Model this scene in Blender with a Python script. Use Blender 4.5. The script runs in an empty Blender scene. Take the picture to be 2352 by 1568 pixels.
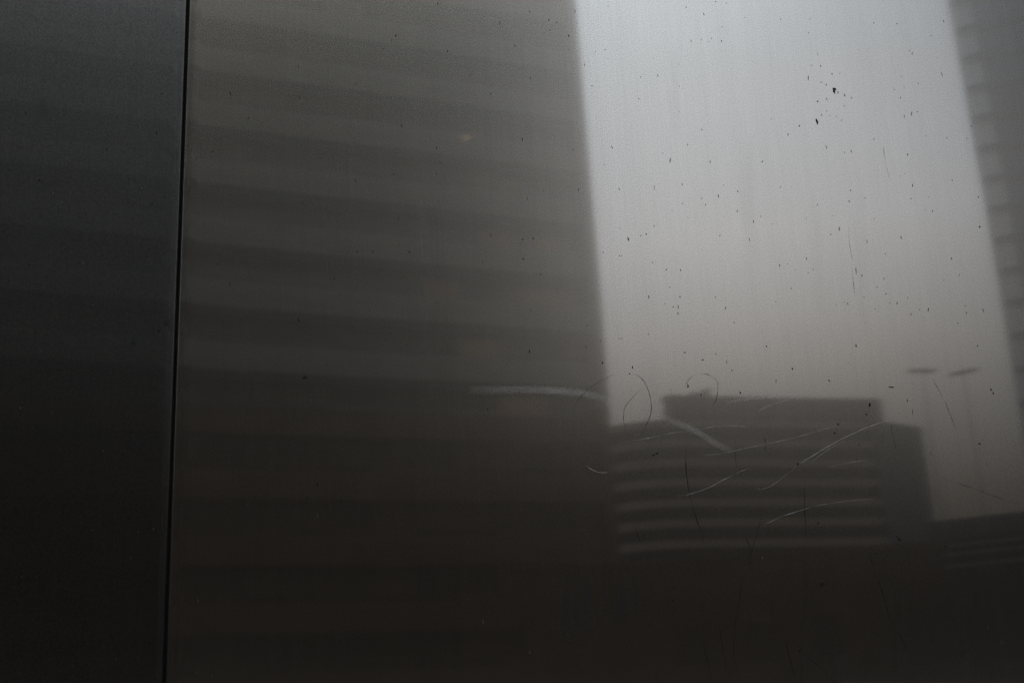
import bpy, math, random
from mathutils import Vector, Matrix
R = math.radians
random.seed(7)
sc = bpy.context.scene
col = sc.collection

# ---------------------------------------------------------------- camera and the two "sight" helpers
W, H = 2352.0, 1568.0                       # the photograph's working pixel grid
LENS = 44.0
F = W * LENS / 36.0
YAW, PITCH, ROLL, DIST, EYE = R(26), R(15.8), R(3.15), 1.0, 1.55
fw = Vector((math.sin(YAW) * math.cos(PITCH), math.cos(YAW) * math.cos(PITCH), math.sin(PITCH)))
r0 = Vector((math.cos(YAW), -math.sin(YAW), 0))
u0 = r0.cross(fw)
RX = r0 * math.cos(ROLL) - u0 * math.sin(ROLL)
UX = r0 * math.sin(ROLL) + u0 * math.cos(ROLL)
CAM = Vector((0, -DIST, EYE))
EYE2 = Vector((0, DIST, EYE))               # the eye as the steel mirrors it


def ray(px, py):
    return fw * F + RX * (px - W / 2) - UX * (py - H / 2)


def mirrored(px, py):
    d = ray(px, py)
    return Vector((d.x, -d.y, d.z))


def on_steel(px, py):
    """where the sight line meets the plane of the cladding: (x, z)"""
    d = ray(px, py)
    p = CAM + d * (DIST / d.y)
    return p.x, p.z


def far(px, py, rng):
    """the point of the street that shows there, at a horizontal distance"""
    d = mirrored(px, py)
    return EYE2 + d * (rng / math.hypot(d.x, d.y))


def flat_dir(px, py):
    d = mirrored(px, py)
    d.z = 0
    return d.normalized()


cd = bpy.data.cameras.new('camera')
cam = bpy.data.objects.new('camera', cd)
col.objects.link(cam)
m3 = Matrix((RX, UX, -fw)).transposed()
cam.matrix_world = Matrix.Translation(CAM) @ m3.to_4x4()
cd.lens = LENS
cd.sensor_width = 36
cd.clip_start = 0.05
cd.clip_end = 6000
cd.dof.use_dof = True
cd.dof.focus_distance = 1.22
cd.dof.aperture_fstop = 11.0
sc.camera = cam

# ---------------------------------------------------------------- materials


def nt(name):
    m = bpy.data.materials.new(name)
    m.use_nodes = True
    t = m.node_tree
    b = t.nodes['Principled BSDF']
    return m, t, b


def lk(t, a, b):
    t.links.new(a, b)


def coords(t, scale=(1, 1, 1), which='Object'):
    tc = t.nodes.new('ShaderNodeTexCoord')
    mp = t.nodes.new('ShaderNodeMapping')
    mp.inputs['Scale'].default_value = scale
    lk(t, tc.outputs[which], mp.inputs['Vector'])
    return mp.outputs['Vector']


def noise(t, vec, scale, detail=4, rough=0.6):
    n = t.nodes.new('ShaderNodeTexNoise')
    n.inputs['Scale'].default_value = scale
    n.inputs['Detail'].default_value = detail
    n.inputs['Roughness'].default_value = rough
    lk(t, vec, n.inputs['Vector'])
    return n.outputs['Fac']


def ramp(t, fac, stops):
    r = t.nodes.new('ShaderNodeValToRGB')
    e = r.color_ramp.elements
    e[0].position, e[0].color = stops[0][0], (*stops[0][1], 1)
    e[1].position, e[1].color = stops[-1][0], (*stops[-1][1], 1)
    for p, c in stops[1:-1]:
        x = e.new(p)
        x.color = (*c, 1)
    lk(t, fac, r.inputs['Fac'])
    return r.outputs['Color']


def worn(name, c, rough=0.7, vary=0.25, scale=0.6, stretch=(1, 1, 1), metallic=0.0, spec=0.5):
    """a base colour broken up by weathering"""
    m, t, b = nt(name)
    f = noise(t, coords(t, stretch), scale, 6)
    lo = tuple(x * (1 - vary) for x in c)
    hi = tuple(min(1, x * (1 + vary)) for x in c)
    lk(t, ramp(t, f, [(0.3, lo), (0.7, hi)]), b.inputs['Base Color'])
    b.inputs['Roughness'].default_value = rough
    b.inputs['Metallic'].default_value = metallic
    b.inputs['Specular IOR Level'].default_value = spec
    return m


def office_glass(name, cool, warm, cell, rough=0.12, spec=0.5):
    """tinted glazing in which each bay has its own blind, tint or depth of room"""
    m, t, b = nt(name)
    v = coords(t, (1 / cell[0], 1.0, 1 / cell[1]))
    fl = t.nodes.new('ShaderNodeVectorMath')
    fl.operation = 'FLOOR'
    lk(t, v, fl.inputs[0])
    wn = t.nodes.new('ShaderNodeTexWhiteNoise')
    lk(t, fl.outputs[0], wn.inputs['Vector'])
    mid = tuple((a + c) / 2 for a, c in zip(cool, warm))
    lk(t, ramp(t, wn.outputs['Value'], [(0.0, cool), (0.45, mid), (0.75, warm), (1.0, tuple(x * 1.5 for x in warm))]), b.inputs['Base Color'])
    b.inputs['Roughness'].default_value = rough
    b.inputs['Specular IOR Level'].default_value = spec
    return m


def brushed_steel(name, tint, seed, sharp=0.034, mid=0.225, wide=0.46, share=(0.57, 0.014), patina=(1.04, 0.975, 0.88)):
    """hairline finished stainless sheet: a tight mirror lobe and a wide haze lobe, both spread across the vertical grain"""
    m, t, b = nt(name)
    t.nodes.remove(b)
    out = [n for n in t.nodes if n.type == 'OUTPUT_MATERIAL'][0]
    tg = t.nodes.new('ShaderNodeTangent')
    tg.direction_type = 'UV_MAP'
    tg.uv_map = 'grain'
    vec = coords(t)
    mp = t.nodes.new('ShaderNodeMapping')
    mp.inputs['Location'].default_value = (seed, seed * 2, seed * 3)
    lk(t, vec, mp.inputs['Vector'])
    base = mp.outputs['Vector']

    def sub(scale):
        q = t.nodes.new('ShaderNodeMapping')
        q.inputs['Scale'].default_value = scale
        lk(t, base, q.inputs['Vector'])
        return q.outputs['Vector']
    # fine hairlines and cloudy wiping marks change how much light the sheet returns
    hair = noise(t, sub((900, 1, 14)), 1.0, 3, 0.7)
    band = noise(t, sub((60, 1, 1.2)), 1.0, 4, 0.6)
    cloud = noise(t, sub((3.5, 1, 3.0)), 1.0, 5, 0.55)

    def mul(a, k, off):
        q = t.nodes.new('ShaderNodeMath')
        q.operation = 'MULTIPLY_ADD'
        lk(t, a, q.inputs[0])
        q.inputs[1].default_value = k
        q.inputs[2].default_value = off
        return q.outputs[0]

    def add(a, b_):
        q = t.nodes.new('ShaderNodeMath')
        q.operation = 'ADD'
        lk(t, a, q.inputs[0])
        lk(t, b_, q.inputs[1])
        return q.outputs[0]
    grit = noise(t, sub((1500, 1, 900)), 1.0, 2, 0.7)
    val = add(mul(grit, 1.5, -0.75), add(add(mul(hair, 0.22, 0.89), mul(band, 0.10, -0.05)), mul(cloud, 0.14, -0.07)))
    sc_ = t.nodes.new('ShaderNodeVectorMath')
    sc_.operation = 'SCALE'
    sc_.inputs[0].default_value = tint
    lk(t, val, sc_.inputs['Scale'])
    colr = sc_.outputs[0]
    g1 = t.nodes.new('ShaderNodeBsdfAnisotropic')
    g2 = t.nodes.new('ShaderNodeBsdfAnisotropic')
    g3 = t.nodes.new('ShaderNodeBsdfAnisotropic')
    for g, ro, an in ((g1, sharp, 0.3), (g3, mid, 0.25), (g2, wide, 0.2)):
        g.distribution = 'GGX'
        g.inputs['Roughness'].default_value = ro
        g.inputs['Anisotropy'].default_value = an
        g.inputs['Rotation'].default_value = 0.25
        lk(t, tg.outputs[0], g.inputs['Tangent'])
        wm = t.nodes.new('ShaderNodeVectorMath')
        wm.operation = 'MULTIPLY'
        lk(t, colr, wm.inputs[0])
        wm.inputs[1].default_value = (1, 1, 1) if g is g1 else patina
        lk(t, wm.outputs[0], g.inputs['Color'])
    lk(t, add(mul(cloud, 0.016, sharp - 0.008), mul(band, 0.008, -0.004)), g1.inputs['Roughness'])
    mx = t.nodes.new('ShaderNodeMixShader')
    mx.inputs[0].default_value = share[0]
    lk(t, g1.outputs[0], mx.inputs[1])
    lk(t, g3.outputs[0], mx.inputs[2])
    mx2 = t.nodes.new('ShaderNodeMixShader')
    mx2.inputs[0].default_value = share[1]
    lk(t, mx.outputs[0], mx2.inputs[1])
    lk(t, g2.outputs[0], mx2.inputs[2])
    lk(t, mx2.outputs[0], out.inputs['Surface'])
    return m


M = {}
M['steel_a'] = brushed_steel('brushed_steel', (0.60, 0.584, 0.55), 0.0)
M['steel_b'] = brushed_steel('brushed_steel_cool', (0.31, 0.304, 0.294), 5.3, share=(0.80, 0.016), patina=(1.0, 0.98, 0.945))
M['pit'] = worn('black_grime', (0.012, 0.012, 0.012), 0.8, 0.3, 300, spec=0.1)
M['scar'] = worn('dull_scratch', (0.016, 0.015, 0.014), 0.75, 0.3, 200, spec=0.1)
M['bright'] = worn('bright_scratch', (0.44, 0.43, 0.41), 0.5, 0.15, 200, metallic=0.9)
M['nick'] = worn('grey_nick', (0.045, 0.044, 0.042), 0.6, 0.3, 200)
M['rubber'] = worn('black_rubber', (0.008, 0.008, 0.008), 0.9, 0.2, 40)
M['host'] = worn('dark_stone', (0.05, 0.047, 0.043), 0.8, 0.25, 0.4)
M['spandrel'] = worn('grey_spandrel', (0.33, 0.313, 0.262), 0.75, 0.16, 0.25, (1, 1, 3))
M['tower_glass'] = office_glass('tower_glass', (0.125, 0.128, 0.122), (0.215, 0.19, 0.14), (3.0, 4.33))
M['brown_glass'] = office_glass('brown_glass', (0.085, 0.058, 0.036), (0.135, 0.082, 0.045), (3.0, 4.33))
M['shadow_line'] = worn('painted_shadow_line', (0.03, 0.032, 0.033), 0.8, 0.2, 1)  # shadow put into a near-black colour, for the strips below the spandrels
M['mullion'] = worn('grey_mullion', (0.12, 0.12, 0.115), 0.5, 0.1, 1)
M['brown'] = worn('brown_stone', (0.125, 0.068, 0.032), 0.8, 0.3, 0.2)
M['pale_frame'] = worn('pale_balcony', (0.50, 0.52, 0.50), 0.6, 0.12, 0.5)
M['blue_glass'] = office_glass('blue_glass', (0.02, 0.085, 0.24), (0.035, 0.105, 0.25), (3.0, 3.5))
M['slab'] = worn('blue_grey_slab', (0.03, 0.09, 0.22), 0.7, 0.2, 0.5)
M['ribbon_pale'] = worn('pale_parapet', (0.50, 0.385, 0.30), 0.75, 0.15, 0.2, (1, 1, 3))
M['ribbon_dark'] = office_glass('ribbon_glass', (0.035, 0.04, 0.04), (0.055, 0.05, 0.042), (4.0, 3.45), 0.25, 0.3)
M['roofing'] = worn('grey_roof_cladding', (0.11, 0.12, 0.12), 0.8, 0.15, 0.2)
M['brick'] = worn('brown_brick', (0.115, 0.066, 0.04), 0.85, 0.3, 0.3)
M['metal_dark'] = worn('dark_painted_metal', (0.08, 0.085, 0.09), 0.5, 0.15, 1)
M['galvanised'] = worn('galvanised_steel', (0.16, 0.165, 0.17), 0.6, 0.12, 2)
M['lens'] = worn('floodlight_glass', (0.12, 0.12, 0.12), 0.2, 0.1, 3)
M['asphalt'] = worn('asphalt', (0.05, 0.049, 0.047), 0.9, 0.25, 1.5)
M['paving'] = worn('stone_paving', (0.10, 0.095, 0.09), 0.85, 0.25, 1.2)
M['earth'] = worn('dark_ground', (0.05, 0.045, 0.04), 0.95, 0.3, 0.05)
M['paint'] = worn('road_paint', (0.6, 0.6, 0.58), 0.7, 0.2, 2)
for key, nm, st in (('lit', 'warm_lit_room', 0.03), ('lamp', 'ceiling_lamp_glow', 0.8)):
    m, t, b = nt(nm)
    b.inputs['Base Color'].default_value = (0.2, 0.12, 0.07, 1)
    b.inputs['Emission Color'].default_value = (1.0, 0.66, 0.40, 1)
    b.inputs['Emission Strength'].default_value = st
    M[key] = m

# ---------------------------------------------------------------- mesh building


class MB:
    def __init__(s):
        s.v, s.f, s.mi = [], [], []

    def quad(s, a, b, c, d, mi=0):
        n = len(s.v)
        s.v += [a, b, c, d]
        s.f.append((n, n + 1, n + 2, n + 3))
        s.mi.append(mi)

    def poly(s, pts, mi=0):
        n = len(s.v)
        s.v += list(pts)
        s.f.append(tuple(range(n, n + len(pts))))
        s.mi.append(mi)

    def box(s, x0, x1, y0, y1, z0, z1, mi=0):
        n = len(s.v)
        s.v += [(x0, y0, z0), (x1, y0, z0), (x1, y1, z0), (x0, y1, z0), (x0, y0, z1), (x1, y0, z1), (x1, y1, z1), (x0, y1, z1)]
        for q in ((0, 3, 2, 1), (4, 5, 6, 7), (0, 1, 5, 4), (1, 2, 6, 5), (2, 3, 7, 6), (3, 0, 4, 7)):
            s.f.append(tuple(n + i for i in q))
            s.mi.append(mi)

    def prism(s, pts, z0, z1, mi=0):
        """pts: footprint, counter-clockwise seen from above"""
        n, k = len(s.v), len(pts)
        s.v += [(x, y, z0) for x, y in pts] + [(x, y, z1) for x, y in pts]
        for i in range(k):
            j = (i + 1) % k
            s.f.append((n + i, n + j, n + k + j, n + k + i))
            s.mi.append(mi)
        s.f.append(tuple(n + k + i for i in range(k)))
        s.mi.append(mi)
        s.f.append(tuple(n + i for i in reversed(range(k))))
        s.mi.append(mi)

    def tube(s, p0, p1, ra, rb, k=10, mi=0):
        p0, p1 = Vector(p0), Vector(p1)
        d = (p1 - p0).normalized()
        a = d.orthogonal().normalized()
        c = d.cross(a)
        n = len(s.v)
        for p, rr in ((p0, ra), (p1, rb)):
            for i in range(k):
                an = 2 * math.pi * i / k
                s.v.append(tuple(p + (a * math.cos(an) + c * math.sin(an)) * rr))
        for i in range(k):
            j = (i + 1) % k
            s.f.append((n + i, n + j, n + k + j, n + k + i))
            s.mi.append(mi)
        s.f.append(tuple(n + k + i for i in range(k)))
        s.f.append(tuple(n + i for i in reversed(range(k))))
        s.mi += [mi, mi]

    def build(s, name, mats, parent=None, loc=(0, 0, 0), smooth=False, rotz=0):
        me = bpy.data.meshes.new(name)
        me.from_pydata([tuple(v) for v in s.v], [], s.f)
        for mm in (mats if isinstance(mats, (list, tuple)) else [mats]):
            me.materials.append(mm)
        me.polygons.foreach_set('material_index', s.mi)
        if smooth:
            me.polygons.foreach_set('use_smooth', [True] * len(me.polygons))
        me.update()
        o = bpy.data.objects.new(name, me)
        col.objects.link(o)
        o.location = loc
        o.rotation_euler = (0, 0, rotz)
        if parent is not None:
            o.parent = parent
        return o


def tag(o, label=None, cat=None, group=None, kind=None):
    for k, v in (('label', label), ('category', cat), ('group', group), ('kind', kind)):
        if v:
            o[k] = v
    return o


def empty(name, loc, rotz=0):
    o = bpy.data.objects.new(name, None)
    col.objects.link(o)
    o.location = loc
    o.rotation_euler = (0, 0, rotz)
    return o


# ---------------------------------------------------------------- the steel cladding (in front of the lens)
SEAM_TOP, SEAM_BOT = on_steel(432, 0), on_steel(377, 1568)
LEAN = (SEAM_TOP[0] - SEAM_BOT[0]) / (SEAM_TOP[1] - SEAM_BOT[1])
GAP = 0.0036
Z0, Z1 = 0.12, 3.2


def seam_x(z):
    return SEAM_BOT[0] + LEAN * (z - SEAM_BOT[1])


def warp(x, z):
    """how far the thin sheet stands off its plane: the slight oil-canning of sheet metal"""
    return (0.00022 * math.sin(2.1 * x + 1.3 * z + 0.4) + 0.00012 * math.sin(4.3 * z - 3.1 * x + 1.0)
            + 0.00005 * math.sin(11 * x + 5 * z) + 0.00003 * math.sin(17 * z - 6 * x + 2.0))


def panel(name, xa, xb, mats, nx=150, nz=190):
    """xa, xb: functions of z. A folded sheet with rounded arrises and returned edges; origin at its foot"""
    ox, oz = xa(Z0), Z0
    mb = MB()
    rr = 0.0003
    prof = [(0, 0.022), (0, rr)] + [(rr - rr * math.cos(a), rr - rr * math.sin(a)) for a in (R(25), R(50), R(70))] + [(rr, 0)]
    nprof = len(prof)
    rows = []
    for j in range(nz + 1):
        z = Z0 + (Z1 - Z0) * j / nz
        a, b = xa(z), xb(z)
        row = [(a + p, q) for p, q in prof]
        for i in range(1, nx):
            row.append((a + rr + (b - a - 2 * rr) * i / nx, 0))
        row += [(b - p, q) for p, q in reversed(prof)]
        rows.append([(x - ox, y + warp(x, z), z - oz) for x, y in row])
    k = len(rows[0])
    for row in rows:
        mb.v += row
    for j in range(nz):
        for i in range(k - 1):
            mb.f.append((j * k + i, j * k + i + 1, (j + 1) * k + i + 1, (j + 1) * k + i))
            mb.mi.append(0)
    return mb, ox, oz, k


def fleck(mb, ox, oz, px, py, w, h, ang=0, mi=1, rag=0.25):
    """a speck lying on the sheet, size in the photograph's pixels"""
    x, z = on_steel(px, py)
    x2, _ = on_steel(px + 1, py)
    _, z2 = on_steel(px, py - 1)
    sx, sz = abs(x2 - x), abs(z2 - z)
    n = 9
    pts = []
    for i in range(n):
        a = -2 * math.pi * i / n
        k = 1 + random.uniform(-rag, rag)
        u, v = w / 2 * math.cos(a) * k, h / 2 * math.sin(a) * k
        uu = u * math.cos(ang) - v * math.sin(ang)
        vv = u * math.sin(ang) + v * math.cos(ang)
        X, Z = x + uu * sx, z + vv * sz
        pts.append((X - ox, warp(X, Z) - 0.00018, Z - oz))
    mb.poly(pts[::-1], mi)


def catmull(pts, n=8):
    if len(pts) < 3:
        return [tuple(p) for p in pts]
    P = [pts[0]] + list(pts) + [pts[-1]]
    out = []
    for i in range(1, len(P) - 2):
        a, b, c, d = P[i - 1], P[i], P[i + 1], P[i + 2]
        for k in range(n):
            s = k / n
            out.append(tuple(0.5 * (2 * b[q] + (c[q] - a[q]) * s + (2 * a[q] - 5 * b[q] + 4 * c[q] - d[q]) * s * s
                                    + (3 * b[q] - a[q] - 3 * c[q] + d[q]) * s ** 3) for q in (0, 1)))
    out.append(tuple(P[-2]))
    return out


def scratch(parent, ox, oz, pts, width, mat, label=None, lift=0.0003, fade=0.25, even=False):
    c = catmull(pts)
    n = len(c)
    mb = MB()
    L, Rr = [], []
    for i, (px, py) in enumerate(c):
        a, b = c[max(0, i - 1)], c[min(n - 1, i + 1)]
        tx, ty = b[0] - a[0], b[1] - a[1]
        ln = math.hypot(tx, ty) or 1
        nx_, ny_ = -ty / ln, tx / ln
        s = i / (n - 1)
        w = width / 2 * min(1, s / fade + 0.08, (1 - s) / fade + 0.08) * (1 if even else random.uniform(0.55, 1.2) * (0.62 + 0.38 * math.sin(i * .37 + px * .05) * math.sin(i * .11 + 1)))
        for lst, sg in ((L, 1), (Rr, -1)):
            x, z = on_steel(px + nx_ * w * sg, py + ny_ * w * sg)
            lst.append((x - ox, warp(x, z) - lift, z - oz))
    for i in range(n - 1):
        mb.quad(L[i], L[i + 1], Rr[i + 1], Rr[i])
    o = mb.build('scratch', mat, parent)
    if label:
        o['label'] = label
    return o


def q3(p):   # upper right quarter of the photograph, enlarged twice
    return (1176 + p[0] * .5, p[1] * .5)


def q5(p):   # lower right quarter
    return (1176 + p[0] * .5, 784 + p[1] * .5)


def grain_uv(o):
    me = o.data
    uv = me.uv_layers.new(name='grain')
    for lp in me.loops:
        v = me.vertices[lp.vertex_index].co
        uv.data[lp.index].uv = (v.x, v.z)


# right-hand sheet --------------------------------------------------------------
mbR, rx, rz, _ = panel('steel_panel', lambda z: seam_x(z) + GAP / 2, lambda z: 1.95, None)
D = 1
bright_area = [
    (459, 676, 3, 22, .2), (872, 597, 3, 12), (628, 1364, 4, 22, .15), (763, 1410, 4, 22), (762, 1440, 4, 16, .3), (980, 1415, 3, 20, -.4),
    (536, 1100, 3, 18), (948, 902, 4, 18), (1034, 970, 4, 18, -.2), (1109, 1018, 3, 16), (652, 1038, 3, 12), (782, 847, 3, 12), (492, 868, 3, 12, .3),
    (425, 757, 4, 5), (418, 1160, 4, 10), (494, 1175, 4, 9), (504, 1176, 3, 7), (1580, 1245, 3, 34), (1607, 1266, 8, 8), (1503, 1050, 4, 24, -.2),
    (1817, 710, 6, 9), (1835, 523, 3, 26, -.3), (1838, 247, 4, 14, -.4), (1826, 234, 3, 7), (1912, 1422, 4, 24, -.3), (1833, 1443, 3, 14, -.4), (1768, 1392, 4, 18, -.2),
    (2087, 1437, 3, 14, -.4), (1718, 1350, 6, 6), (1817, 1368, 4, 5), (1677, 1319, 6, 5), (1281, 1325, 4, 7), (881, 66, 4, 14), (965, 126, 4, 6),
    (962, 190, 4, 12), (870, 184, 4, 7), (440, 270, 4, 4), (428, 230, 4, 8), (591, 355, 4, 8), (367, 395, 4, 9), (582, 455, 4, 8), (800, 35, 4, 12, -.3),
    (2148, 1043, 9, 12), (2089, 636, 5, 6), (2110, 580, 4, 10), (1715, 1167, 4, 6), (1622, 910, 3, 8), (1840, 852, 4, 16, -.3), (1150, 743, 4, 14, -.5),
    (910, 743, 3, 16), (807, 665, 3, 10), (765, 297, 3, 4), (441, 30, 4, 5), (80, 55, 4, 10), (168, 95, 5, 10), (204, 104, 3, 10, .3), (172, 140, 3, 8),
    (260, 165, 4, 18), (262, 228, 3, 6), (12, 210, 4, 10), (85, 360, 4, 10), (150, 325, 4, 7), (48, 640, 4, 22), (280, 690, 3, 12), (305, 872, 3, 14),
    (70, 912, 4, 8), (50, 1100, 4, 12), (97, 1095, 4, 14), (52, 1190, 5, 12), (132, 1260, 3, 12), (205, 1330, 3, 6), (345, 1495, 4, 8),
    (1268, 618, 4, 14, -.4), (1320, 578, 4, 10), (1418, 305, 4, 12), (1361, 358, 3, 28, -.2), (1376, 302, 3, 8, -.4), (1404, 250, 3, 6), (1192, 548, 5, 4),
    (1470, 340, 6, 7, .6), (1504, 338, 5, 4), (1420, 378, 3, 10, -.5), (1444, 390, 3, 12, -.4), (1446, 457, 4, 14), (1404, 467, 10, 8), (1528, 438, 5, 14, .2),
    (1559, 450, 4, 10), (1526, 488, 6, 4), (1423, 528, 5, 10), (1446, 510, 4, 8, -.5), (1318, 580, 4, 8), (1514, 553, 4, 8, -.3), (1460, 532, 4, 4), (1490, 535, 5, 4),
    (1662, 106, 4, 9, -.4), (1768, 110, 4, 8), (1983, 98, 5, 9), (1925, 165, 3, 5), (1800, 400, 3, 4), (1788, 352, 3, 6), (1785, 450, 3, 12, -.4), (1662, 640, 3, 12, -.3),
    (1901, 625, 3, 8, -.3), (1558, 695, 3, 14), (1527, 700, 3, 6), (1234, 90, 4, 7), (1361, 152, 4, 5), (1555, 875, 3, 9), (1548, 925, 5, 9), (1402, 940, 3, 9, -.3), (1233, 860, 3, 7),
    (1142, 994, 5, 5), (955, 1082, 3, 12, -.4), (972, 850, 4, 4), (1037, 880, 3, 14), (872, 912, 4, 7), (889, 940, 3, 10), (782, 935, 3, 6), (735, 967, 3, 4), (808, 1000, 3, 4),
    (616, 1075, 3, 14), (495, 1048, 4, 7, -.4), (645, 1205, 3, 10, -.3), (774, 1240, 3, 14), (709, 1238, 9, 6), (725, 1320, 3, 10, -.4), (740, 1410, 4, 8), (702, 1395, 3, 7),
    (1229, 1220, 3, 14), (1195, 1030, 3, 5), (1300, 1240, 4, 4), (1360, 1252, 4, 4), (1383, 1238, 4, 7, -.4), (1617, 1365, 5, 4), (1708, 1280, 3, 14, -.3), (2018, 1188, 4, 14, -.3),
    (1931, 970, 3, 12), (1898, 965, 3, 4), (2142, 905, 3, 10), (2083, 1405, 4, 6), (2048, 1485, 4, 9), (1735, 1390, 4, 5), (1870, 1422, 3, 6), (1668, 1418, 3, 7), (1524, 1388, 4, 5), (934, 1365, 5, 5),
    (502, 1555, 5, 6), (627, 1535, 5, 6), (1542, 1395, 3, 12), (2000, 60, 4, 5), (935, 8, 3, 6), (985, 15, 3, 6)]
for e in bright_area:
    fleck(mbR, rx, rz, *q3(e), max(1.3, e[2] * .36), e[3] * .42, (e[4] if len(e) > 4 else random.uniform(-.1, .1)), D)
# the chipped spot with its bright bare core
fleck(mbR, rx, rz, *q3((1479, 418)), 6, 15, .1, D, .35)
fleck(mbR, rx, rz, *q3((1485, 410)), 4, 6, .5, D, .35)
fleck(mbR, rx, rz, *q3((1401, 560)), 5, 12, .15, D, .3)
fleck(mbR, rx, rz, *q3((1497, 425)), 3.5, 6, 0, 2, .3)
for e in [(793, 51, 8, 4), (876, 85, 7, 5), (540, 148, 5, 5), (1497, 382, 10, 8), (1481, 421, 6, 6), (650, 522, 8, 8), (666, 514, 8, 7), (1778, 910, 12, 15, .5), (1768, 895, 6, 5),
          (1424, 1114, 22, 10), (1422, 1118, 10, 13), (1313, 563, 7, 8), (808, 205, 5, 16), (1642, 292, 7, 18, -.2), (1628, 335, 4, 7), (1048, 236, 6, 7), (868, 246, 4, 8), (2200, 222, 5, 10), (2147, 470, 7, 7),
          (1287, 125, 4, 9), (1580, 20, 4, 12), (1168, 22, 3, 8), (2138, 20, 3, 8), (1456, 180, 4, 10, .6), (1742, 210, 24, 4), (553, 118, 4, 12), (415, 97, 5, 8), (80, 45, 4, 12), (155, 592, 4, 6),
          (2210, 238, 4, 9, .4), (1988, 940, 5, 9), (742, 1128, 5, 5), (740, 1190, 6, 6), (1150, 1056, 4, 4), (632, 1300, 4, 4), (1320, 1420, 8, 8), (1405, 835, 4, 8)]:
    fleck(mbR, rx, rz, *q5(e), e[2] * .6, e[3] * .6, (e[4] if len(e) > 4 else 0), D)
for (x, y, w, h) in [(1058, 430, 5, 22), (1377, 450, 3, 12), (1370, 308, 4, 12), (1140, 545, 3, 18), (975, 698, 5, 10), (905, 727, 6, 5), (1390, 930, 3, 10), (1640, 1157, 7, 12), (1712, 1157, 5, 12),
                     (1880, 1157, 6, 12), (1055, 1305, 5, 16), (1370, 1470, 5, 16), (1002, 1213, 4, 16), (1845, 577, 4, 16), (2005, 680, 3, 16), (1818, 165, 5, 14), (2010, 18, 4, 14), (2055, 237, 6, 10),
                     (2255, 432, 4, 10), (1633, 830, 4, 16), (2023, 745, 3, 10), (1760, 225, 4, 8), (1537, 1280, 4, 10), (2005, 800, 3, 8), (1808, 800, 3, 10), (1297, 140, 5, 5),
                     (2240, 1880, 4, 10), (1458, 2225, 5, 14), (962, 2517, 4, 6), (1410, 2285, 4, 10), (1565, 2300, 4, 10)]:
    fleck(mbR, rx, rz, x * .5, y * .5, w * .36, h * .45, random.uniform(-.3, .3), D)
# the fine peppering of tiny vertical nicks all over the sheet
for _ in range(230):
    fleck(mbR, rx, rz, random.uniform(440, 2340), random.uniform(5, 1560), random.choice((.8, 1.0, 1.0, 1.3, 1.8)), random.choice((1.5, 2.5, 4, 7, 11)) * random.uniform(.7, 1.2), random.uniform(-.25, .2), 3)
# greasy finger and drip marks low on the sheet
for (x, y, w, h) in [(1400 * .5, 784 + 165 * .5, 16, 10)]:
    fleck(mbR, rx, rz, x, y, w * .6, h * .6, .5, 1, .3)
panR = mbR.build('steel_panel', [M['steel_a'], M['pit'], M['bright'], M['nick']], None, (rx, 0, rz), smooth=True)
grain_uv(panR)
tag(panR, 'large scratched brushed steel panel right of the black joint, mirroring sky and buildings', 'wall panel', 'brushed steel cladding panels')

# left-hand sheet ---------------------------------------------------------------
mbL, lx, lz, _ = panel('steel_panel', lambda z: -1.0, lambda z: seam_x(z) - GAP / 2, None, 110, 150)
for (x, y, w, h) in [(118, 519, 8, 9), (537, 542, 5, 18), (720, 612, 5, 18), (490, 688, 6, 18), (180, 828, 8, 10), (698, 939, 7, 9), (755, 905, 5, 7), (780, 930, 5, 8), (860, 157, 5, 6), (720, 1140, 4, 7),
                     (135, 1215, 8, 7), (210, 638, 6, 6), (75, 460, 4, 6), (168, 622, 4, 6), (595, 822, 4, 7), (782, 1130, 4, 6), (1000 * .5, 1210, 4, 8), (735, 1200, 4, 10), (540, 1330, 4, 7), (40, 780, 4, 10),
                     (730, 2333, 9, 9), (810, 150, 4, 6), (690, 205, 4, 6), (800, 900, 4, 10)]:
    fleck(mbL, lx, lz, x * .5, y * .5, w * .36, h * .45, random.uniform(-.3, .3), D)
for (x, y, w, h) in [(762, 1487, 18, 20), (612, 1578, 22, 18), (728, 1520, 10, 10)]:
    fleck(mbL, lx, lz, x * .5, y * .5, w * .5, h * .5, 0, 1, .15)
for _ in range(45):
    fleck(mbL, lx, lz, random.uniform(5, 365), random.uniform(5, 1560), random.uniform(1.2, 2.2), random.uniform(2.5, 6), random.uniform(-.25, .2), 3)
panL = mbL.build('steel_panel', [M['steel_b'], M['pit'], M['bright'], M['nick']], None, (lx, 0, lz), smooth=True)
grain_uv(panL)
tag(panL, 'darker plain brushed steel panel left of the black joint', 'wall panel', 'brushed steel cladding panels')

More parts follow.
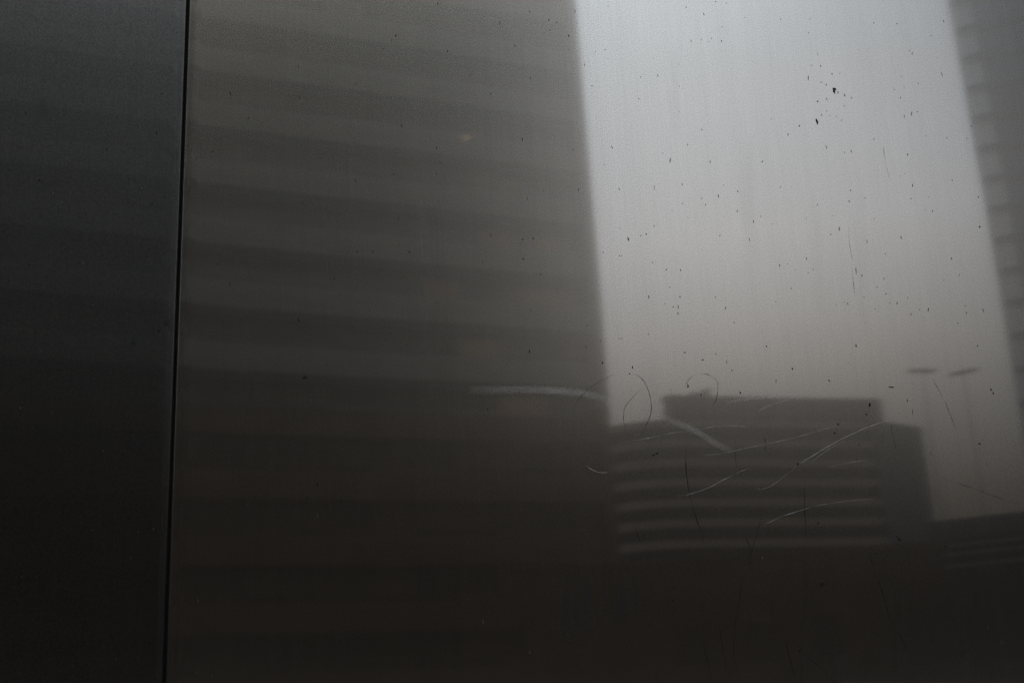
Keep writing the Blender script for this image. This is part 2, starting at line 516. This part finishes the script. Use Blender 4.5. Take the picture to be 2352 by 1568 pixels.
# scratches on the right-hand sheet ---------------------------------------------
PALE = [
    ([(870, 520), (950, 517), (1060, 493), (1170, 470), (1300, 440), (1400, 412), (1470, 392), (1500, 380)], 1.6, 'long pale scratch rising to a black pit'),
    ([(1740, 360), (1650, 387), (1550, 430), (1450, 482), (1380, 525), (1310, 567)], 2.6, 'brightest straight pale scratch across the mirrored striped block'),
    ([(1310, 567), (1260, 610), (1200, 655), (1160, 675), (1120, 676)], 1.4, None),
    ([(1560, 432), (1500, 470), (1430, 510), (1370, 560)], 1.4, None),
    ([(755, 708), (810, 702), (900, 672), (960, 640), (1030, 605), (1090, 580)], 1.8, None),
    ([(1160, 840), (1240, 803), (1310, 780), (1390, 755)], 2.2, None),
    ([(1390, 755), (1450, 745), (1560, 730), (1680, 722)], 1.3, None),
    ([(500, 465), (620, 445), (740, 420), (850, 405)], 1.2, None),
    ([(850, 405), (950, 388), (1040, 388), (1080, 395)], 1.4, None),
    ([(335, 565), (370, 590), (410, 602), (445, 598)], 1.8, 'short pale hook shaped scratch'),
    ([(1450, 580), (1530, 560), (1640, 543)], 1.2, None),
    ([(1120, 322), (1200, 287), (1290, 262)], 1.6, None),
    ([(1150, 265), (1220, 258), (1300, 262)], 1.0, None),
]
for pts, w, lab in PALE:
    scratch(panR, rx, rz, [q5(p) for p in pts], w * .75, M['bright'], lab)
DARK = [
    ([(270, 330), (310, 260), (370, 205), (430, 170), (480, 148)], 1.4, None),
    ([(545, 147), (590, 165), (620, 210), (637, 270), (637, 330), (610, 400), (590, 445)], 1.6, 'dark looped scratch below the mirrored sky'),
    ([(600, 210), (560, 250), (520, 300), (512, 350), (520, 400), (545, 445)], 1.1, None),
    ([(850, 147), (900, 152), (940, 180), (945, 220), (935, 270), (905, 320)], 1.1, None),
    ([(850, 147), (815, 170), (795, 205)], 0.9, None),
    ([(800, 430), (797, 540), (803, 620), (815, 700), (840, 790), (865, 870), (890, 955)], 2.2, 'long dark curved scratch hanging down the mirrored striped block'),
    ([(1150, 790), (1130, 860), (1110, 930), (1085, 1020), (1060, 1100), (1045, 1180), (1030, 1260), (1020, 1340), (1018, 1420), (1030, 1500), (1045, 1560)], 2.2, 'longest dark scratch running down to the bottom edge'),
    ([(1345, 620), (1343, 760), (1350, 870), (1353, 900)], 1.6, None),
    ([(1160, 440), (1165, 470), (1160, 520)], 1.2, None),
    ([(1740, 380), (1750, 440), (1765, 500)], 1.6, None),
    ([(1635, 970), (1660, 1030), (1690, 1120), (1720, 1220), (1750, 1300), (1800, 1380), (1830, 1470), (1850, 1540)], 2.0, None),
    ([(1960, 625), (2060, 655), (2135, 680), (2200, 705), (2270, 730), (2340, 750)], 1.2, None),
    ([(1925, 160), (1980, 260), (2010, 330), (2040, 410)], 1.2, None),
    ([(1300, 1400), (1370, 1460), (1460, 1530)], 1.5, None),
    ([(880, 1380), (900, 1470), (920, 1550)], 1.5, None),
    ([(950, 1300), (970, 1420), (985, 1520)], 1.5, None),
    ([(1240, 1260), (1250, 1360), (1280, 1470), (1300, 1560)], 1.6, None),
    ([(550, 810), (575, 880), (600, 940)], 1.4, None),
    ([(1070, 880), (1080, 910), (1100, 965)], 1.2, None),
    ([(1995, 940), (2020, 1000)], 1.5, None),
    ([(1030, 440), (1025, 500), (1030, 580)], 1.1, None),
    ([(1880, 1500), (1960, 1560)], 1.2, None),
]
for pts, w, lab in DARK:
    scratch(panR, rx, rz, [q5(p) for p in pts], w * .7, M['scar'], lab)
THIN = [[(1705, 670), (1715, 740), (1735, 825)], [(1865, 710), (1880, 785)], [(1545, 1030), (1550, 1120), (1565, 1200)], [(1605, 1020), (1612, 1100)], [(1560, 1200), (1566, 1280), (1575, 1360)],
        [(840, 1300), (845, 1420)], [(820, 1290), (830, 1360)], [(1700, 1300), (1712, 1345)], [(1015, 560), (1018, 640)], [(1865, 1230), (1868, 1300)], [(1180, 30), (1178, 110)]]
for pts in THIN:
    scratch(panR, rx, rz, [q3(p) for p in pts], 0.6, M['nick'])

def film(name, c, rough, strength, metallic=0.0, soft=True):
    """a thin film that lets most of what is under it through; smears fade out towards their edges"""
    m, t, b = nt(name)
    out = [n for n in t.nodes if n.type == 'OUTPUT_MATERIAL'][0]
    b.inputs['Base Color'].default_value = (*c, 1)
    b.inputs['Roughness'].default_value = rough
    b.inputs['Metallic'].default_value = metallic
    tr = t.nodes.new('ShaderNodeBsdfTransparent')
    mx = t.nodes.new('ShaderNodeMixShader')
    mx.inputs[0].default_value = strength
    if soft:
        uv = t.nodes.new('ShaderNodeUVMap')
        uv.uv_map = 'film'
        sp = t.nodes.new('ShaderNodeSeparateXYZ')
        lk(t, uv.outputs[0], sp.inputs[0])
        f = noise(t, coords(t, (55, 1, 55)), 1.0, 4, 0.6)

        def op(kind, a_, b_):
            q = t.nodes.new('ShaderNodeMath')
            q.operation = kind
            for k_, x_ in enumerate((a_, b_)):
                if isinstance(x_, (int, float)):
                    q.inputs[k_].default_value = x_
                else:
                    lk(t, x_, q.inputs[k_])
            return q.outputs[0]

        def hump(x_, p_):
            return op('POWER', op('MULTIPLY', op('MULTIPLY', x_, op('SUBTRACT', 1.0, x_)), 4.0), p_)
        al = op('MULTIPLY', op('MULTIPLY', hump(sp.outputs['X'], 0.7), hump(sp.outputs['Y'], 1.5)), op('MULTIPLY', f, 2.0 * strength))
        lk(t, al, mx.inputs[0])
    lk(t, tr.outputs[0], mx.inputs[1])
    lk(t, b.outputs[0], mx.inputs[2])
    lk(t, mx.outputs[0], out.inputs['Surface'])
    return m


M['smear'] = film('pale_smear', (0.70, 0.69, 0.66), 0.40, 0.20, 0.95)
M['drip'] = film('dark_drip', (0.012, 0.011, 0.010), 0.7, 0.15)
M['wipe'] = film('wiping_mark', (0.05, 0.05, 0.05), 0.6, 0.02)
M['frosted'] = film('frosted_glass', (0.55, 0.63, 0.67), 0.6, 0.70, 0.0, False)


def smear(pts, width, mat, label=None, parent=None, org=None):
    """a soft edged band of film lying on a sheet"""
    par, (ox, oz) = (parent or panR), (org or (rx, rz))
    c = catmull(pts)
    n = len(c)
    mb = MB()
    rows = []
    for i, (px, py) in enumerate(c):
        a, b = c[max(0, i - 1)], c[min(n - 1, i + 1)]
        tx, ty = b[0] - a[0], b[1] - a[1]
        ln = math.hypot(tx, ty) or 1
        row = []
        for sg in (-0.5, 0.5):
            x, z = on_steel(px - ty / ln * width * sg, py + tx / ln * width * sg)
            row.append((x - ox, warp(x, z) - 0.00024, z - oz))
        rows.append(row)
    for i in range(n - 1):
        mb.quad(rows[i][0], rows[i + 1][0], rows[i + 1][1], rows[i][1])
    o = mb.build('smear', mat, par)
    uv = o.data.uv_layers.new(name='film')
    for i in range(n - 1):
        u0_, u1_ = i / (n - 1), (i + 1) / (n - 1)
        for k_, w_ in enumerate(((u0_, 0), (u1_, 0), (u1_, 1), (u0_, 1))):
            uv.data[i * 4 + k_].uv = w_
    if label:
        o['label'] = label
    return o


smear([q5(p) for p in ((640, 328), (760, 375), (850, 415), (930, 465), (1010, 505))], 20, M['smear'], 'broad pale slanting smear')
smear([q5(p) for p in ((-200, 224), (0, 222), (120, 222), (230, 228), (330, 238), (400, 255), (460, 275))], 22, M['smear'], 'broad pale bow shaped smear')
smear([q5(p) for p in ((980, 280), (1100, 262), (1200, 254), (1330, 258))], 9, M['smear'])
for _ in range(14):
    x, y = random.uniform(1180, 2330), random.uniform(1230, 1480)
    ln = random.uniform(60, 220)
    smear([(x, y), (x + random.uniform(-4, 4), y + ln * .5), (x + random.uniform(-6, 6), y + ln)], random.uniform(8, 30), M['drip'])
for x, y, ln, w_ in ((1345, 1290, 170, 30), (1385, 1280, 150, 22), (1425, 1310, 140, 36), (1300, 1350, 120, 20), (1455, 1280, 120, 18)):
    smear([(x, y), (x + 3, y + ln * .5), (x + 9, y + ln)], w_, M['drip'])
for _ in range(12):                         # wiping marks, up the sheet
    x, y = random.uniform(480, 2300), random.uniform(0, 900)
    ln = random.uniform(150, 500)
    smear([(x, y), (x + ln * .015, y + ln * .5), (x + ln * .04, y + ln)], random.uniform(25, 70), M['wipe'])
for k_ in range(4):                          # dark film along both sides of the joint
    ya, yb = k_ * 392 - 60, k_ * 392 + 452
    for par, org, off in ((panR, (rx, rz), 11), (panL, (lx, lz), -11)):
        smear([(432 - 55 * y_ / 1568 + off, y_) for y_ in (ya, (ya + yb) / 2, yb)], 20, M['drip'], None, par, org)
for x, y, r_ in ((381, 744, 16), (307, 789, 26), (364, 760, 12), (100, 250, 30)):
    smear([(x, y - r_), (x, y), (x, y + r_)], r_ * 1.6, M['drip'], None, panL, (lx, lz))

# black rubber strip down in the joint
mb = MB()
mb.box(-0.012, 0.012, 0.012, 0.030, 0, Z1 - Z0)
for v in range(len(mb.v)):
    x, y, z = mb.v[v]
    mb.v[v] = (x + LEAN * z, y, z)
js = mb.build('joint_seal', M['rubber'], None, (seam_x(Z0), 0, Z0))
tag(js, 'thin black rubber seal in the upright joint between two steel panels', 'seal')

# ---------------------------------------------------------------- the building that wears the cladding, and the ground
mb = MB()
mb.box(-60, 90, 0.034, 22, 0, 50)  # unseen upper storeys made taller to cut sky light on the facades opposite
mb.box(-60.3, 90.3, -0.25, 0.030, 49.2, 50.4)
for k in range(11):
    mb.box(-60, 90, -0.02, 0.030, 5 + 4 * k, 5.5 + 4 * k)
tag(mb.build('clad_building', M['host']), 'dark stone building whose wall carries the steel panels', 'building')
mb = MB()
mb.quad((-3000, -3000, 0), (3000, -3000, 0), (3000, 3000, 0), (-3000, 3000, 0))
tag(mb.build('ground', M['earth']), kind='structure')
mb = MB()
mb.box(-60, 90, -5.0, 0.03, -0.2, 0.13)
tag(mb.build('pavement', M['paving']), kind='structure')
mb = MB()
mb.quad((-400, -22, .006), (400, -22, .006), (400, -5.002, .006), (-400, -5.002, .006))
tag(mb.build('road', M['asphalt']), kind='structure')
mb = MB()
for k in range(-30, 30):
    mb.quad((k * 7.0, -13.6, .011), (k * 7.0 + 3, -13.6, .011), (k * 7.0 + 3, -13.45, .011), (k * 7.0, -13.45, .011))
tag(mb.build('road_marking', M['paint']), kind='structure')

# ---------------------------------------------------------------- tall office tower (left of the sky)
Pc = far(1360, 500, 92)
v = flat_dir(7970, 1217)
TH = math.atan2(-v.y, -v.x)                 # local +x runs from the corner to the left along the facade
tower = empty('office_tower', (Pc.x, Pc.y, 0), TH)
tag(tower, 'tall grey office tower with long floor bands, left of the bright sky gap', 'building')
# is local +y away from the street?
yl = Vector((-math.sin(TH), math.cos(TH)))
AW = 1 if yl.y < 0 else -1
TL, ST, ZB = 96.0, 4.33, 14.82             # length, storey, first band


def ybox(mb, x0, x1, a, b, z0, z1, mi=0):
    """a, b: depth behind the facade line (negative: proud of it)"""
    y0, y1 = sorted((a * AW, b * AW))
    mb.box(x0, x1, y0, y1, z0, z1, mi)


mb = MB()
ybox(mb, 0.6, TL - 0.6, 1.35, 26, 0, ZB + ST * 12)
mb.build('core', M['host'], tower)
for k in range(-3, 12):
    zb = ZB + ST * k
    low = k < 2
    mb = MB()
    ybox(mb, 1.002, TL, 0.0, 0.55, zb, zb + 1.85)
    ybox(mb, 1.002, TL, 0.552, 1.33, zb, zb + 0.2)
    ybox(mb, 1.002, TL, -0.22, -0.002, zb - 0.06, zb + 0.10)
    mb.build('spandrel', M['brown'] if low else M['spandrel'], tower)
    mb = MB()
    ybox(mb, 1.002, TL, 1.0, 1.05, zb - ST + 1.852, zb - 0.002, 0)
    ybox(mb, 1.002, TL, 0.552, 1.3, zb - ST + 1.70, zb - ST + 1.848, 1)
    x = 2.5
    while x < TL:
        ybox(mb, x, x + 0.09, 0.88, 0.998, zb - ST + 1.852, zb - 0.002, 1)
        x += 1.5
    mb.build('window', [M['brown_glass'] if low else M['tower_glass'], M['mullion']], tower)
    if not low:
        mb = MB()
        ybox(mb, 1.004, TL, -0.12, 0.54, zb - 0.75, zb - 0.064)  # dark strip added to draw the shadow line under each spandrel
        mb.build('shadow_band', M['shadow_line'], tower)
mb = MB()
ybox(mb, 0, 1.0, -0.05, 1.2, 0, ZB + 1.6 * ST, 1)
ybox(mb, 0, 1.0, -0.05, 1.2, ZB + 1.6 * ST + 0.002, ZB + 12 * ST)
mb.build('corner_pier', [M['spandrel'], M['brown']], tower)
# a few rooms with the lamps on
for px, py, w, h, mt in ((1068, 323, 0.3, 0.25, 'lamp'), (1150, 552, 3.0, 1.7, 'lit'), (1268, 553, 2.4, 1.4, 'lit'), (1255, 680, 4.4, 1.5, 'lit'), (1110, 412, 1.4, 1.6, 'lit'),
                         (1020, 660, 2.6, 1.6, 'lit'), (1110, 795, 3.2, 1.5, 'lit'), (1210, 930, 4.0, 1.5, 'lit'), (1180, 425, 1.4, 1.2, 'lit')):
    d = mirrored(px, py)
    n = Vector((v.y, -v.x, 0))
    tt = n.dot(Pc - EYE2) / n.dot(d)
    q = EYE2 + d * tt
    u = (Vector((q.x, q.y, 0)) - Vector((Pc.x, Pc.y, 0))).dot(-v)
    mb = MB()
    y0_, y1_ = (-0.12, -0.003) if mt == 'lamp' else (0.80, 0.87)
    ybox(mb, u - w / 2, u + w / 2, y0_, y1_, q.z - h / 2, q.z + h / 2)
    mb.build('wall_lamp' if mt == 'lamp' else 'lit_window', M[mt], tower)

# ---------------------------------------------------------------- balcony tower at the right edge
Pr = far(2265, 500, 134)
away = flat_dir(2560, 1519)
vr = Vector((-away.y, away.x, 0))
if vr.dot(Vector((RX.x, -RX.y, 0))) < 0:
    vr = -vr
TH = math.atan2(vr.y, vr.x)
bt = empty('balcony_tower', (Pr.x, Pr.y, 0), TH)
tag(bt, 'dark blue glass tower with a ladder of pale corner balconies, right of the sky gap', 'building')
yl = Vector((-math.sin(TH), math.cos(TH), 0))
AW = 1 if yl.dot(Pr - EYE2) > 0 else -1
zt = far(2238, 269, 134).z
nfl = 26
z00 = zt - 3.5 * int(zt / 3.5)
mb = MB()
ybox(mb, 2.3, 40, 0.5, 30, 0, z00 + 3.5 * nfl)
mb.build('body', M['host'], bt)
for k in range(nfl):
    zb = z00 + 3.5 * k
    mb = MB()
    ybox(mb, 0.0, 40.2, -0.35, 1.1, zb - 0.5, zb + 0.2)
    mb.build('floor_slab', M['slab'], bt)
    mb = MB()
    ybox(mb, 2.28, 40, 0.35, 0.47, zb + 0.202, zb + 2.998, 0)
    for q in range(13):
        ybox(mb, 2.3 + 3 * q, 2.42 + 3 * q, 0.25, 0.348, zb + 0.202, zb + 2.998, 1)
    mb.build('window', [M['blue_glass'], M['mullion']], bt)
    mb = MB()
    hv = 2.996
    ybox(mb, 0.19, 2.33, -0.28, -0.24, zb + 0.202, zb + hv)
    ybox(mb, 0.22, 0.26, -0.238, 1.0, zb + 0.202, zb + hv)
    mb.build('balcony', M['frosted'], bt)
    mb = MB()
    ybox(mb, 0.0, 0.2, -0.35, -0.02, zb + 0.202, zb + 2.998)
    mb.build('corner_post', M['slab'], bt)

# ---------------------------------------------------------------- striped block closing the street
Pb = far(2030, 960, 235)
vb = flat_dir(12275, 982)
n = Vector((vb.y, -vb.x, 0))
d = mirrored(1560, 1000)
Q = EYE2 + d * (n.dot(Pb - EYE2) / n.dot(d))
LB = -2.0 + (Vector((Pb.x, Pb.y, 0)) - Vector((Q.x, Q.y, 0))).length
TH = math.atan2(vb.y, vb.x)
lb = empty('striped_office_block', (Q.x, Q.y, 0), TH)
tag(lb, 'long striped office block with rounded end, in the distance under the sky gap', 'building')
yl = Vector((-math.sin(TH), math.cos(TH), 0))
AW = 1 if yl.dot(Q - EYE2) > 0 else -1
print('striped block', LB, AW)


def outline(off):
    """footprint, grown by off: rounded left end, straight front, slanting right wing"""
    pts = []
    rad = 13.5
    for i in range(13):                      # arc from the back left round to the front
        a = R(88) * (1 - i / 12)
        pts.append((-(rad + off) * math.sin(a), rad - (rad + off) * math.cos(a)))
    pts.append((LB + off * .4, -off))
    pts.append((LB + 12.5 + off, 6.0))
    pts.append((LB + 12.5 + off, 40))
    pts.append((-13.5 - off, 40))
    pts = [(x, y * AW) for x, y in pts]
    return pts if AW > 0 else pts[::-1]


ztop = far(1800, 990, 235).z
S2 = 3.45
mb = MB()
mb.prism(outline(-0.6), 0, ztop - 0.3)
mb.build('core', M['ribbon_dark'], lb)
k = 0
z = ztop
while z > 3:
    mb = MB()
    mb.prism(outline(0.0), z - 1.35, z)
    mb.build('parapet', M['ribbon_pale'], lb)
    z -= S2
# penthouse and plant rooms on its roof
zp = far(1800, 933, 235).z
mb = MB()
mb.prism([(-2, 1.5 * AW), (LB + 3.0, 1.5 * AW), (LB + 3.0, 18 * AW), (4, 18 * AW)][::AW], ztop + 0.002, zp)
mb.build('penthouse', M['roofing'], lb)
mb = MB()
mb.prism([(LB + 3.2, 3.0 * AW), (LB + 9.0, 6.2 * AW), (LB + 9, 18 * AW), (LB + 3.2, 18 * AW)][::AW], ztop + 0.002, far(2070, 956, 235).z)
mb.build('plant_room', M['roofing'], lb)
mb = MB()
mb.prism([(LB - 0.8, -0.75 * AW), (LB + 13.3, 5.8 * AW), (LB + 13.3, 9.5 * AW), (LB - .2, 1.0 * AW)][::AW], 0, ztop + 0.3)
mb.build('end_wall', M['roofing'], lb)
mb = MB()
zq = far(1600, 918, 235).z
for x, w, h in ((-0.5, 3, 0.8), (4.5, 1.5, 1.3), (7.5, 0.5, 2.2), (10, 3, 0.7)):
    mb.box(x, x + w, *sorted((4 * AW, 7 * AW)), zp + 0.001, zp + h)
mb.build('roof_unit', M['roofing'], lb)

# ---------------------------------------------------------------- lower things along the street
# brick building in front of the striped block
Pa, Pz = far(1184, 1306, 62), far(2170, 1292, 62)
dv = Vector((Pz.x - Pa.x, Pz.y - Pa.y, 0))
bl = dv.length
dv.normalize()
TH = math.atan2(dv.y, dv.x)
bb = empty('brick_building', (Pa.x, Pa.y, 0), TH)
tag(bb, 'long low brown brick building in front of the striped office block', 'building')
yl = Vector((-math.sin(TH), math.cos(TH), 0))
AW = 1 if yl.dot(Pa - EYE2) > 0 else -1
hb = Pa.z
mb = MB()
ybox(mb, 0, bl, 0, 10, 0, hb - 0.25)
mb.build('wall', M['brick'], bb)
mb = MB()
ybox(mb, -0.15, bl + 0.15, -0.15, 10.15, hb - 0.248, hb)
mb.build('coping', M['brown'], bb)
for k in range(int(bl / 3.2)):
    mb = MB()
    ybox(mb, 0.9 + k * 3.2, 2.5 + k * 3.2, -0.05, -0.003, 2.6, 4.6)
    mb.build('window', M['brown_glass'], bb)

# dark low structure at the lower right
Pa, Pz = far(2125, 1194, 75), far(2900, 1090, 75)
dv = Vector((Pz.x - Pa.x, Pz.y - Pa.y, 0))
bl = dv.length
dv.normalize()
TH = math.atan2(dv.y, dv.x)
gb = empty('parking_deck', (Pa.x, Pa.y, 0), TH)
tag(gb, 'dark low parking deck with thin pale rails, at the foot of the balcony tower', 'building')
yl = Vector((-math.sin(TH), math.cos(TH), 0))
AW = 1 if yl.dot(Pa - EYE2) > 0 else -1
hz = Pa.z
mb = MB()
ybox(mb, 0, bl, 0, 14, hz - 1.1, hz)
ybox(mb, 0.2, bl, 0.4, 14, 0, hz - 1.102)
mb.build('deck', M['metal_dark'], gb)
for dz in (1.35, 1.85, 2.5):
    mb = MB()
    ybox(mb, 0.2, bl, 0.1, 0.3, hz - dz - 0.16, hz - dz)
    mb.build('rail', M['spandrel'], gb)

# two floodlight masts
for (px, py, pb, tilt, lab) in ((2118, 853, 2168, -3, 'grey floodlight mast with level lamp bar, the left of the two masts'),
                                (2212, 856, 2222, 9, 'grey floodlight mast with tilted lamp bar, the right of the two masts')):
    T = far(px, py, 60)
    dv = flat_dir(px + 900, py)
    mast = empty('floodlight_mast', (T.x, T.y, 0), math.atan2(RX.y * -1, RX.x))
    tag(mast, lab, 'light mast', 'floodlight masts before the balcony tower')
    mb = MB()
    mb.tube((0, 0, 0), (0, 0, T.z), 0.042, 0.026)
    mb.tube((0, 0, 0), (0, 0, 0.5), 0.28, 0.24)
    mb.build('pole', M['galvanised'], mast)
    c, s = math.cos(R(tilt)), math.sin(R(tilt))
    mb = MB()
    mb.tube((-0.62 * c, 0, T.z - 0.62 * s), (0.62 * c, 0, T.z + 0.62 * s), 0.05, 0.05)
    mb.build('crossbar', M['galvanised'], mast)
    for q in (-0.42, 0.0, 0.42):
        mb = MB()
        mb.box(q * c - 0.19, q * c + 0.19, -0.14, 0.14, T.z + q * s + 0.02, T.z + q * s + 0.10)
        fl = mb.build('floodlight', M['galvanised'], mast)
        mb = MB()
        mb.box(q * c - 0.16, q * c + 0.16, 0.142, 0.16, T.z + q * s + 0.032, T.z + q * s + 0.09)
        mb.build('lens', M['lens'], fl)

# ---------------------------------------------------------------- daylight: thin bright overcast, sun behind it above the gap
sd = mirrored(1560, 0)
AZ = math.atan2(sd.x, sd.y) + R(21)
EL = R(55)
w = bpy.data.worlds.new('World')
sc.world = w
w.use_nodes = True
t = w.node_tree
bg = t.nodes['Background']
sky = t.nodes.new('ShaderNodeTexSky')
sky.sky_type = 'NISHITA'
sky.sun_disc = False
sky.sun_elevation = EL
sky.sun_rotation = AZ
sky.air_density = 1.0
sky.dust_density = 8.0
sky.ozone_density = 1.0
hs = t.nodes.new('ShaderNodeHueSaturation')
hs.inputs['Saturation'].default_value = 0.25
lk(t, sky.outputs[0], hs.inputs['Color'])
# the overcast thickens towards the horizon
tc = t.nodes.new('ShaderNodeTexCoord')
sx = t.nodes.new('ShaderNodeSeparateXYZ')
lk(t, tc.outputs['Generated'], sx.inputs[0])
cr = ramp(t, sx.outputs['Z'], [(0.0, (0.19, 0.165, 0.145)), (0.13, (0.38, 0.355, 0.335)), (0.24, (0.91, 0.905, 0.92)), (0.34, (1.28, 1.345, 1.47)), (0.50, (0.95, 1.09, 1.27)), (1.0, (0.85, 0.96, 1.08))])
sv = t.nodes.new('ShaderNodeVectorMath')
sv.operation = 'MULTIPLY'
lk(t, hs.outputs[0], sv.inputs[0])
lk(t, cr, sv.inputs[1])
# faint uneven cloud
cn = noise(t, tc.outputs['Generated'], 5.0, 4, 0.5)
ck = ramp(t, cn, [(0.3, (0.955, 0.96, 0.97)), (0.7, (1.045, 1.04, 1.03))])
sv2 = t.nodes.new('ShaderNodeVectorMath')
sv2.operation = 'MULTIPLY'
lk(t, sv.outputs[0], sv2.inputs[0])
lk(t, ck, sv2.inputs[1])
lk(t, sv2.outputs[0], bg.inputs['Color'])
bg.inputs['Strength'].default_value = 0.088

ld = bpy.data.lights.new('sun', 'SUN')
ld.energy = 0.8
ld.angle = R(14)
ld.color = (1.0, 0.97, 0.92)
sun = bpy.data.objects.new('sun', ld)
col.objects.link(sun)
sdir = Vector((math.sin(AZ) * math.cos(EL), math.cos(AZ) * math.cos(EL), math.sin(EL)))
sun.rotation_euler = sdir.to_track_quat('Z', 'Y').to_euler()

sc.view_settings.view_transform = 'Standard'
sc.view_settings.look = 'None'
sc.view_settings.exposure = -0.1
sc.view_settings.gamma = 1.0
sc.cycles.use_denoising = True
sc.cycles.denoiser = 'OPENIMAGEDENOISE'
sc.cycles.denoising_input_passes = 'RGB_ALBEDO_NORMAL'
sc.cycles.denoising_prefilter = 'NONE'
sc.cycles.use_adaptive_sampling = False
sc.cycles.max_bounces = 6
